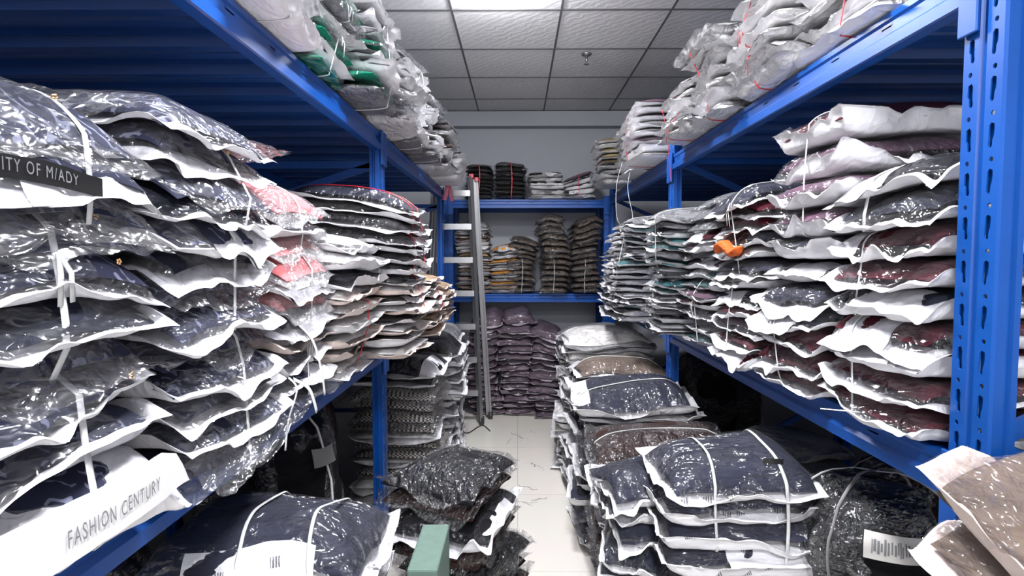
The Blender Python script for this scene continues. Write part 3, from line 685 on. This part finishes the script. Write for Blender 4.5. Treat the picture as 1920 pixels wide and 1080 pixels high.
# ================================================================== BACK RACK
YBF = 5.00
backr('black red tied stack above the ladder', -0.33, 0.24, 0.36, YBF, DBU, 9, 0.036, ['blackc'], 51, res=0.45, straps=[(0, 0, 8, SR, 0.004)])
backr('wide black stack on the back top shelf', -0.07, 0.28, 0.36, YBF, DBU, 8, 0.040, ['blackc'], 52, res=0.45, straps=[(0.1, 0, 7, SR, 0.004)])
backr('grey white stack on the back top shelf', 0.23, 0.30, 0.36, YBF, DBU, 6, 0.043, ['clean', 'blackw', 'whiteg'], 53, res=0.45)
backr('low slanted back top shelf stack', 0.52, 0.28, 0.36, YBF, DBU, 5, 0.045, ['whiteg', 'plum', 'black'], 54, res=0.45, wedge=(0.25, 0), straps=[(0, 0, 4, SR, 0.003)])
backr('tan and white stack behind the ladder', -0.38, 0.30, 0.36, YBF, DBL, 17, 0.036, ['whiteg', 'tan', 'clean', 'taupe'], 55, res=0.4, flap=1.3)
backr('orange edged back shelf stack', -0.12, 0.26, 0.36, YBF - 0.02, DBL, 12, 0.036, ['orange'], 56, fixed=['whiteg', 'tan', 'orange', 'crink', 'whiteg', 'orange', 'clean', 'whiteg', 'orange', 'whiteg', 'crink', 'orange'], res=0.4, wedge=(0.04, 0))
for i, (xc, n, sd) in enumerate([(0.035, 10, 57), (0.305, 13, 58), (0.57, 13, 59)]):
    backr(['short', 'middle', 'right hand'][i] + ' brown glittery back shelf stack', xc, 0.255, 0.38, YBF - 0.03, DBL, n, 0.051, ['glit'], sd, res=0.5, flap=1.2, jit=0.02, jr=0.15, messk=1.3, wedge=(0.05*(i-1), 0), straps=[(0, 0, 5, SW, 0.002)])
for i, (xc, n, sd, yf, rl) in enumerate([(-0.28, 15, 61, 4.80, 3), (0.0, 15, 62, 4.78, -3), (0.26, 13, 63, 4.74, 2)]):
    backr(['left', 'middle', 'right hand'][i] + ' mauve floor stack by the back wall', xc, 0.29, 0.38, yf, 0.0, n, 0.058, ['mauve'], sd, res=0.5, flap=1.0, jit=0.025, jr=0.1, wedge=(0.04*(1 - i), 0.03))

# ================================================================== FLOOR, RIGHT SIDE OF THE AISLE
F = 0.0
right('farthest white floor stack on the right', 4.22, 0.42, 0.52, 0.28, F, 14, 0.060, ['clean', 'print', 'brownw', 'whiteg'], 71, res=0.5, jit=0.02)
right('white heaped floor stack on the right', 3.72, 0.46, 0.56, 0.26, F, 15, 0.057, ['print', 'whiteg', 'clean'], 72, res=0.6, jit=0.025, jr=0.12, flap=1.2, fixed=None)
right('brown topped right floor stack', 3.24, 0.42, 0.54, 0.28, F, 13, 0.056, ['crink', 'slatec', 'greyc', 'brownw', 'print'], 73, res=0.65, jit=0.02, jr=0.1, straps=[(0, 6, 12, SW, 0.003)])
right('slate blue right floor stack', 2.78, 0.44, 0.54, 0.28, F, 12, 0.060, ['slate', 'slatec', 'print'], 74, res=0.8, jit=0.02, jr=0.1, straps=[(0.1, 8, 11, SW, 0.004)], wedge=(-0.02, 0.02))
right('glossy brown right floor stack', 2.30, 0.46, 0.56, 0.30, F, 10, 0.064, ['brownc', 'brownc', 'print', 'brownw'], 75, res=0.9, jit=0.02, jr=0.1, straps=[(0.0, 5, 9, SW, 0.003)])
backr('printed packet bundle on the right floor', 0.595, 0.44, 0.36, 1.48, F, 11, 0.067, ['print'], 76, res=1.15, jit=0.01, jr=0.05, fixed=['print', 'slate', 'print', 'slatec', 'slatec', 'slate', 'slatec', 'print', 'print', 'print', 'slate'], thick={5: 0.10, 7: 0.085}, straps=[(-0.35, 8, 10, SW, 0.004), (0.45, 7, 10, SW, 0.005), (0.05, 4, 6, SW, 0.004)], flap=1.1)
right('narrow stack left of the printed bundle', 1.80, 0.34, 0.24, 0.24, F, 11, 0.060, ['brownw', 'navy', 'greyc', 'print'], 77, res=0.9, jit=0.02, jr=0.15, flap=1.5, messk=1.3)
stack('white pile under the right shelf', 1.02, 2.20, 0.0, -75, 0.34, 0.34, 12, 0.057, ['clean', 'whiteg'], 78, res=0.7)
# foreground pile before the slotted post
stack('taupe stack in the right foreground', 0.84, 0.72, 0.0, -80, 0.34, 0.38, 15, 0.064, ['taupe'], 79, res=0.9, jit=0.02, jr=0.08, wedge=(-0.10, 0.04), edge=0.97, flap=1.4)

# ================================================================== FLOOR, LEFT SIDE OF THE AISLE
left('striped floor stack left of the ladder', 3.95, 0.44, 0.44, -0.36, F, 16, 0.052, ['blackw', 'black', 'whiteg', 'crink'], 81, res=0.5, jit=0.02)
left('black and white left floor stack', 3.48, 0.44, 0.46, -0.34, F, 15, 0.056, ['crink', 'whiteg', 'blackw', 'clean'], 82, res=0.6, jit=0.025, jr=0.12, flap=1.3)
left('checked tweed left floor stack', 3.02, 0.44, 0.44, -0.38, F, 15, 0.056, ['check'], 83, res=0.7, fixed=['blackw', 'crink', 'whiteg', 'clean', 'check', 'clean', 'check', 'check', 'clean', 'check', 'check', 'check', 'check', 'blackw', 'black'], jit=0.02, jr=0.08)
backr('tied navy bundle in the left foreground', -0.53, 0.46, 0.36, 1.05, F, 11, 0.072, ['slate'], 84, res=1.2, jit=0.012, jr=0.04, fixed=['slate', 'print', 'slate', 'print', 'slate', 'slatec', 'print', 'slate', 'print', 'slate', 'slate'], straps=[(-0.05, 7, 10, SW, 0.004), (0.55, 7, 10, SW, 0.004)])
stack('dark glossy heap beside the navy bundle', -0.20, 2.04, 0.0, 70, 0.42, 0.36, 8, 0.076, ['blackc'], 85, fixed=['blackc', 'brownc', 'blackc', 'blackc', 'brownc', 'black', 'brownc', 'blackc'], res=0.95, jit=0.03, jr=0.3, flap=1.6, messk=1.4)

# ================================================================== LADDER
t = tag(empty('step_ladder', (-0.47, 4.68, 0)), 'silver aluminium step ladder leaning between the left rack and the back rack', 'ladder')
def rail(name, x0, x1, y0, y1, z1, wx=0.028, wy=0.055):
    # channel section leaning from foot to head
    mb = MB()
    for dx, w_, dy, h_ in ((0, 0.004, 0, wy), (wx*0.5, wx, wy/2, 0.004), (wx*0.5, wx, -wy/2, 0.004)):
        mb.bar((x0 + dx, y0 + dy, 0.03), (x1 + dx, y1 + dy, z1), w_, h_)
    r_ = mb.build(name, 'aluminium', t)
    MB().box(x0 - 0.006, x0 + wx + 0.006, y0 - wy/2 - 0.006, y0 + wy/2 + 0.006, 0.0, 0.055, 0.004).build('rubber_foot', 'rubber', r_)
    MB().box(x1 - 0.004, x1 + wx + 0.004, y1 - wy/2 - 0.003, y1 + wy/2 + 0.003, z1 - 0.02, z1 + 0.012, 0.004).build('end_cap', 'red_plastic', r_)
    return r_
TOPZ = ZR(0.64)
rail('rail', 0.170, 0.090, -0.10, -0.02, TOPZ)
rail('rail', -0.260, -0.170, -0.10, -0.02, TOPZ)
rail('rear_rail', 0.235, 0.130, 0.06, 0.03, TOPZ - 0.02, 0.024, 0.045)
rail('rear_rail', -0.300, -0.200, 0.06, 0.03, TOPZ - 0.02, 0.024, 0.045)
for k in range(7):
    z = 0.27 + 0.262*k; f = z/TOPZ
    xa, xb = -0.260 + 0.09*f + 0.026, 0.170 - 0.08*f; y = -0.10 + 0.08*f
    rg = MB().box(xa, xb, y - 0.026, y + 0.026, z - 0.004, z, 0).box(xa, xb, y - 0.028, y - 0.022, z - 0.044, z + 0.001, 0).box(xa, xb, y + 0.022, y + 0.027, z - 0.022, z, 0)
    rg.build('tread', 'aluminium', t)
MB().box(-0.19, 0.13, -0.06, 0.06, TOPZ - 0.03, TOPZ, 0.006).build('top_cap', 'red_plastic', t) if False else None
tag(MB().tube([(-0.33 + 0.10*a, 4.42 + 0.10*math.sin(3*a), 0.006) for a in np.linspace(-1, 1.2, 24)], 0.004, 0.004).build('cord', 'rubber', None, True), 'short black cord lying by the ladder foot', 'cord')

# ================================================================== BALES
def bale(label, c, hs, cloth, filmm, seed, name='garment_bale', lab=None, straps=2, cat='bale', p=3.0, rot=0):
    rng = np.random.default_rng(seed); root = empty(name, (c[0], c[1], c[2]), (0, 0, math.radians(rot))); tag(root, label, cat)
    ks = rng.normal(0, 1, (14, 3)); fr = np.concatenate([np.full(5, 3.0), np.full(5, 7.0), np.full(4, 14.0)]); ph = rng.uniform(0, 6, 14); am = 0.16/fr**0.9
    a, b, h = hs
    def surf(th, fi, k=1.0, extra=0.0):
        dx, dy, dz = np.cos(fi)*np.cos(th), np.cos(fi)*np.sin(th), np.sin(fi)
        r = 1/((np.abs(dx)**p + np.abs(dy)**p + np.abs(dz)**p)**(1/p))
        n = sum(am[i]*(1 - 2*np.abs(np.sin(fr[i]*(dx*ks[i, 0] + dy*ks[i, 1] + dz*ks[i, 2])*0.5 + ph[i]))) for i in range(14))
        r = r*(1 + n*k)
        x, y, z = dx*r*a, dy*r*b, dz*r*h
        L = np.sqrt(x*x + y*y + z*z) + 1e-6
        x, y, z = x*(1 + extra/L), y*(1 + extra/L), z*(1 + extra/L)
        z = np.maximum(z, -h*0.92)
        return np.stack([x, y, z + h*0.92], -1)
    nu, nv = 72, 40
    th, fi = np.meshgrid(np.linspace(0, 2*PI, nu), np.linspace(-PI/2, PI/2, nv), indexing='ij')
    link_mesh('packed_garments', from_np('packed_garments', surf(th, fi, 0.7, -0.008).reshape(-1, 3), grid_faces(nu, nv)), cloth, root, True)
    link_mesh('clear_wrap', from_np('clear_wrap', surf(th, fi, 1.0, 0.004).reshape(-1, 3), grid_faces(nu, nv)), filmm, root, True)
    for q in range(straps):
        a0 = rng.uniform(0, PI) if q else math.radians(-20)
        pts = []
        for tt in np.linspace(0, 2*PI, 48, endpoint=False):
            f_ = tt if tt <= PI/2 else PI - tt if tt <= 1.5*PI else tt - 2*PI
            thh = a0 if (tt <= PI/2 or tt > 1.5*PI) else a0 + PI
            P_ = surf(np.array(thh), np.array(f_), 0.4, 0.012); pts.append(tuple(float(x) for x in P_))
        MB().tube(pts, 0.004, 0.0015, 6, True).build('strap', 'string_white' if q == 0 else 'label_grey', root, True)
    if lab:
        t0, t1, f0, f1, mt, marks = lab
        tg, fg = np.meshgrid(np.linspace(t0, t1, 14), np.linspace(f0, f1, 8), indexing='ij')
        A = surf(tg, fg, 0.3, 0.016); B = surf(tg, fg, 0.3, 0.0145)
        F_ = np.concatenate([grid_faces(14, 8), grid_faces(14, 8, True, 112)])
        lo = link_mesh('paper_label', from_np('paper_label', np.concatenate([A.reshape(-1, 3), B.reshape(-1, 3)]), F_), mt, root, True)
        if marks:
            V, Fs = [], []; r2 = random.Random(seed); u = 0.12
            while u < 0.88:
                wd = r2.uniform(0.015, 0.04); lo_ = r2.uniform(0.2, 0.35); hi = r2.uniform(0.6, 0.8)
                uu, vv = np.meshgrid(t0 + (t1 - t0)*np.array([u, u + wd]), f0 + (f1 - f0)*np.linspace(lo_, hi, 4), indexing='ij')
                Fs.append(grid_faces(2, 4, False, 8*len(V))); V.append(surf(uu, vv, 0.3, 0.0172).reshape(-1, 3)); u += wd + r2.uniform(0.01, 0.03)
            link_mesh('printed_marks', from_np('printed_marks', np.concatenate(V), np.concatenate(Fs)), 'ink', lo)
    return root
bale('glossy black wrapped bale with paper label under the right rack', (0.925, 1.50, 0.40), (0.185, 0.20, 0.195), 'cloth_black', 'film_shiny', 91, lab=(-2.25, -1.6, 0.22, 0.50, 'label_paper', True), straps=2, p=2.4)
bale('dark bale carrying the labelled bale under the right rack', (0.93, 1.52, 0.0), (0.18, 0.21, 0.205), 'cloth_darkbrown', 'film_shiny', 92, straps=1)
bale('large dark brown bale deep under the right rack', (1.34, 1.88, 0.0), (0.24, 0.28, 0.36), 'cloth_darkbrown', 'film_shiny', 93, straps=1)
bale('dark brown bale far under the right rack beside the blue post', (1.14, 3.42, 0.0), (0.24, 0.30, 0.40), 'cloth_black', 'film_shiny', 94, straps=1)
bale('black bale with grey label under the left rack', (-0.86, 1.98, 0.0), (0.26, 0.27, 0.44), 'cloth_black', 'film_clear', 95, lab=(-0.62, -0.20, 0.50, 0.62, 'label_grey', False), straps=1)
bale('black bale behind the navy bundle under the left rack', (-1.12, 1.30, 0.0), (0.24, 0.28, 0.38), 'cloth_black', 'film_clear', 96, straps=0)
bale('dark bale behind the checked stack under the left rack', (-1.08, 2.78, 0.0), (0.20, 0.22, 0.40), 'cloth_darkbrown', 'film_shiny', 97, straps=0)
tag(MB().box(-0.285, -0.205, 1.46, 1.72, 0, 0.52, 0.006).bar((-0.245, 1.459, 0.1), (-0.245, 1.459, 0.50), 0.02, 0.002).build('folded_carton', 'card_green'), 'pale green carton standing on the floor beside the navy bundle', 'carton')

# ================================================================== WRITING, STUDS, TAGS AND LOOSE BITS
def front_y(pk, x, z):
    """y of the packet's front surface at stack-frame x, height z"""
    i = int(np.argmin(np.abs(pk.x[:, 0] - x))); h = pk.nv//2
    P_ = np.concatenate([pk.bot[i, :h], pk.top[i, :h]]); d = np.abs(P_[:, 2] - z)
    near = P_[d < 0.008]
    return float(near[:, 1].min()) if len(near) else float(P_[np.argmin(d), 1])
def packet_mid(pk, x):
    i = int(np.argmin(np.abs(pk.x[:, 0] - x))); h = pk.nv//2
    return float(pk.bot[i, h, 2]), float(pk.top[i, h, 2])
def on_front(desc, k, name, x0, x1, f0, f1, mat, off=0.004, text=None, size=0.02, tmat='ink', curve=0.0, tilt=0.0, tx=None):
    """a strip (and writing on it) lying on the front of packet k; heights are fractions of the packet's thickness"""
    MS, packs, roots = STACKS[desc]; pk, root = packs[k], roots[k]
    nx_, nz_ = 24, 5; V = []
    xs_ = np.linspace(x0, x1, 30); b0, t0_ = packet_mid(pk, (x0 + x1)/2)
    yy = np.array([min(front_y(pk, x, b0 + (t0_ - b0)*f) for f in (f0, (f0 + f1)/2, f1)) for x in xs_]); cf = np.polyfit(xs_, yy, 2); sh = (yy - np.polyval(cf, xs_)).min()*0.8
    inv = np.array([pk.ox, pk.oy, float(pk.bot[..., 2].min())])
    def P(x, f, o):
        b, t_ = packet_mid(pk, x); z = b + (t_ - b)*(f + tilt*(x - x0)/(x1 - x0) - curve*((x - (x0 + x1)/2)/((x1 - x0)/2))**2)
        ys = float(np.polyval(cf, x)) + sh
        return np.array([x, ys - o, z]) - inv
    par = root
    if mat:
        for o in (off, off - 0.0012):
            for i in range(nx_):
                for j in range(nz_): V.append(P(x0 + (x1 - x0)*i/(nx_ - 1), f0 + (f1 - f0)*j/(nz_ - 1), o))
        Fc = np.concatenate([grid_faces(nx_, nz_), grid_faces(nx_, nz_, True, nx_*nz_)])
        par = link_mesh(name, from_np(name, np.array(V), Fc), mat, root, True)
    if text:
        fc = bpy.data.curves.new('w', 'FONT'); fc.body = text; fc.size = size; fc.space_character = 1.25
        to = bpy.data.objects.new('w', fc); COL.objects.link(to); bpy.context.view_layer.update()
        me = bpy.data.meshes.new_from_object(to.evaluated_get(bpy.context.evaluated_depsgraph_get())); bpy.data.objects.remove(to)
        co = np.array([v.co[:] for v in me.vertices]); wd = co[:, 0].max(); b, t_ = packet_mid(pk, x0)
        for v in me.vertices:
            ta, tb2 = tx or (x0, x1); x = ta + (tb2 - ta)*(0.03 + 0.94*v.co.x/wd); f = f0 + (f1 - f0)*0.28 + v.co.y/(t_ - b)
            v.co = P(x, f, off + 0.0016)
        me.name = 'lettering'; link_mesh('lettering', me, tmat, par)
on_front('nearest left shelf stack', 7, 'woven_label', -0.16, 0.075, 0.12, 0.66, 'tape_black', 0.020, 'CITY OF M/ADY', 0.015, 'pale_ink', curve=0.12, tilt=-0.1, tx=(-0.07, 0.04))
on_front('nearest left shelf stack', 0, 'white_card', -0.20, 0.205, 0.16, 0.84, 'paper_white', 0.006, 'FASHION CENTURY', 0.016, 'ink', tx=(-0.045, 0.13))
for dsc, ks_ in (('nearest left shelf stack', (9, 8, 6, 5, 3, 2)), ('second left shelf stack', (11, 9, 7, 4, 2))):
    MS, packs, roots = STACKS[dsc]; rs = random.Random(5)
    for k in ks_:
        pk = packs[k]; x = rs.uniform(-0.05, 0.15); b, t_ = packet_mid(pk, x); z = b + (t_ - b)*0.62
        m_ = MB()
        c = np.array([x, front_y(pk, x, z) - 0.004, z]) - np.array([pk.ox, pk.oy, float(pk.bot[..., 2].min())])
        for a in range(5): m_.lathe([(0.0018, -0.0018), (0.0024, 0), (0.0014, 0.0018)], (c[0] + 0.0032*math.cos(a*1.257), c[1], c[2] + 0.0032*math.sin(a*1.257)), 8)
        m_.build('brass_stud_cluster', 'brass', roots[k], True)
on_front('printed packet bundle on the right floor', 10, 'dark_sticker', 0.055, 0.105, 0.62, 0.84, 'tape_black', 0.003)
# hanging white string ends over the left shelf edge
def strand(label, pts, wid, mat='string_white', name='string_end', th=0.0012, cat='string', group=None):
    o = Vector(pts[-1]); e = empty(name, o); tag(e, label, cat, group)
    P_ = [Vector(p) for p in pts]; out = []
    for i in range(len(P_) - 1):
        for q in range(5):
            f = q/5; a = P_[max(i-1, 0)]; b = P_[i]; c = P_[i+1]; d = P_[min(i+2, len(P_)-1)]
            out.append(0.5*((2*b) + (c - a)*f + (2*a - 5*b + 4*c - d)*f*f + (3*b - a - 3*c + d)*f**3) - o)
    out.append(P_[-1] - o)
    MB().tube(out, wid, th, 6, side=(0, 1, 0)).build('strand', mat, e, True); return e
strand('flat white string hanging from the second left stack', [(-0.515, 1.37, ZR(-0.16)), (-0.49, 1.39, ZR(-0.20)), (-0.475, 1.40, ZR(-0.27)), (-0.47, 1.41, ZR(-0.335))], 0.007)
strand('short white string tail curling at the left beam', [(-0.515, 1.30, ZR(-0.27)), (-0.50, 1.31, ZR(-0.30)), (-0.505, 1.27, ZR(-0.36)), (-0.505, 1.25, ZR(-0.42))], 0.005)
strand('white string tail pointing right below the left beam', [(-0.515, 1.33, ZR(-0.28)), (-0.49, 1.36, ZR(-0.31)), (-0.48, 1.38, ZR(-0.37))], 0.008)
strand('long white string hanging from the far right top shelf', [(0.66, 3.75, ZR(0.60)), (0.62, 3.72, ZR(0.45)), (0.62, 3.70, ZR(0.25)), (0.66, 3.68, ZR(0.18))], 0.005)
strand('second white string hanging from the far right top shelf', [(0.70, 3.60, ZR(0.60)), (0.66, 3.56, ZR(0.42)), (0.69, 3.55, ZR(0.24)), (0.66, 3.53, ZR(0.16))], 0.005)
strand('white string poking out below the right shelf packets', [(0.74, 1.26, ZR(-0.335)), (0.71, 1.25, ZR(-0.33)), (0.66, 1.27, ZR(-0.33))], 0.003)
strand('red string hanging by the right post on the top shelf', [(0.70, 2.90, ZR(0.72)), (0.72, 2.88, ZR(0.60)), (0.73, 2.86, ZR(0.45)), (0.735, 2.84, ZR(0.36))], 0.003, 'string_red')
for k in range(3):
    pass
e = empty('ribbon', (-0.53, 4.36, ZR(0.43))); tag(e, 'pink plastic ribbon hanging at the end of the left top beam', 'ribbon')
MB().tube([(0, 0, 0.16), (0.01, -0.01, 0.08), (0.0, -0.015, 0.03), (-0.015, -0.01, -0.01)], 0.016, 0.002, 8).build('ribbon_tail', 'ribbon_pink', e, True)
MB().tube([(0.01, 0, 0.15), (0.03, -0.01, 0.07), (0.035, -0.015, 0.02), (0.045, -0.01, -0.02)], 0.014, 0.002, 8).build('ribbon_tail', 'ribbon_pink', e, True)
# orange garment squeezed between the right hand packets
def roll(label, c, L, r, mat, rz, seed, name, cat, drop=0.0):
    rng = np.random.default_rng(seed); l1, l2 = Lat(rng, 6), Lat(rng, 9)
    a, th = np.meshgrid(np.linspace(-1, 1, 30), np.linspace(0, 2*PI, 25), indexing='ij')
    rr_ = r*(1 - np.abs(a)**4)**0.5*(1 + 0.25*l1(a, np.cos(th)) + 0.12*l2(a, np.sin(th)))
    V = np.stack([a*L/2, rr_*np.cos(th)*1.2, rr_*np.sin(th)*0.7 - drop*(a + 1)**2 + 0.02*np.sin(a*3)], -1)
    o = link_mesh(name, from_np(name, V.reshape(-1, 3), grid_faces(30, 25)), mat, None, True); o.location = c; o.rotation_euler = (0, 0, rz); tag(o, label, cat); return o
roll('crumpled orange garment squeezed out between the right shelf packets', (0.70, 1.96, ZR(0.035)), 0.22, 0.020, 'cloth_rust', PI/2, 7, 'loose_garment', 'loose garment', 0.006)
# scraps of plastic string on the floor
rs = random.Random(3)
for k in range(16):
    x, y = rs.uniform(-0.22, 0.16), rs.uniform(3.0, 4.4); a = rs.uniform(0, PI); L = rs.uniform(0.03, 0.09)
    pts = [(x + L*t_*math.cos(a) + 0.01*math.sin(6*t_ + k), y + L*t_*math.sin(a) + 0.01*math.cos(5*t_), 0.003) for t_ in np.linspace(-1, 1, 9)]
    o0 = Vector(pts[0]); o = MB().tube([Vector(p) - o0 for p in pts], 0.0016, 0.001, 5).build('string_scrap', 'string_white' if k % 3 else 'label_grey', None, True); o.location = o0
    tag(o, 'thin scrap of plastic string lying on the pale floor', 'string scrap', 'string scraps on the aisle floor')

# loose mouths of clear bags standing off the left hand stacks
def clear_flap(root, P00, P10, P11, P01, seed, bulge=0.02, tip=0.03, filmm='film_soft'):
    """two-layer film: P00-P10 is the edge held in the stack, P01-P11 the free edge"""
    rng = np.random.default_rng(seed); f = fbm(rng, 4); r_ = ridged(rng, 4)
    a, b = np.meshgrid(np.linspace(0, 1, 34), np.linspace(0, 1, 26), indexing='ij')
    P = lambda q: np.array(q)[None, None, :]
    A, B = a[..., None], b[..., None]
    S = (P(P00)*(1-A) + P(P10)*A)*(1-B) + (P(P01)*(1-A) + P(P11)*A)*B
    n = f(2*a - 1, 2*b - 1)*0.012 + r_(2*a - 1, 2*b - 1)*0.006 + tip*(a*b)**6
    th = bulge*(np.sin(PI*np.clip(a, 0, 1))**0.6)*(1 - b**4)**0.5 + 0.0008
    up = S.copy(); dn = S.copy(); up[..., 2] += n + th; dn[..., 2] += n*0.8 - th*0.3
    iv = np.array(root.matrix_basis.inverted()); n2 = 34*26
    V = np.concatenate([up.reshape(-1, 3), dn.reshape(-1, 3)]); V = V @ iv[:3, :3].T + iv[:3, 3]
    link_mesh('clear_bag_mouth', from_np('clear_bag_mouth', V, np.concatenate([grid_faces(34, 26), grid_faces(34, 26, True, n2)])), filmm, root, True)
rt = STACKS['nearest left shelf stack'][2][-1]
clear_flap(rt, (-0.80, 0.58, ZR(0.175)), (-0.54, 0.55, ZR(0.160)), (-0.53, 0.88, ZR(0.215)), (-0.72, 0.84, ZR(0.20)), 4, 0.02, 0.02)
rt = STACKS['second left shelf stack'][2][-1]
clear_flap(rt, (-0.80, 1.12, ZR(0.25)), (-0.55, 1.14, ZR(0.235)), (-0.52, 1.36, ZR(0.225)), (-0.66, 1.34, ZR(0.24)), 5, 0.015, 0.015)
rt = STACKS['second left shelf stack'][2][0]
clear_flap(rt, (-0.53, 0.90, ZR(-0.33)), (-0.53, 1.16, ZR(-0.33)), (-0.475, 1.12, ZR(-0.375)), (-0.475, 0.93, ZR(-0.395)), 6, 0.012, 0.0)
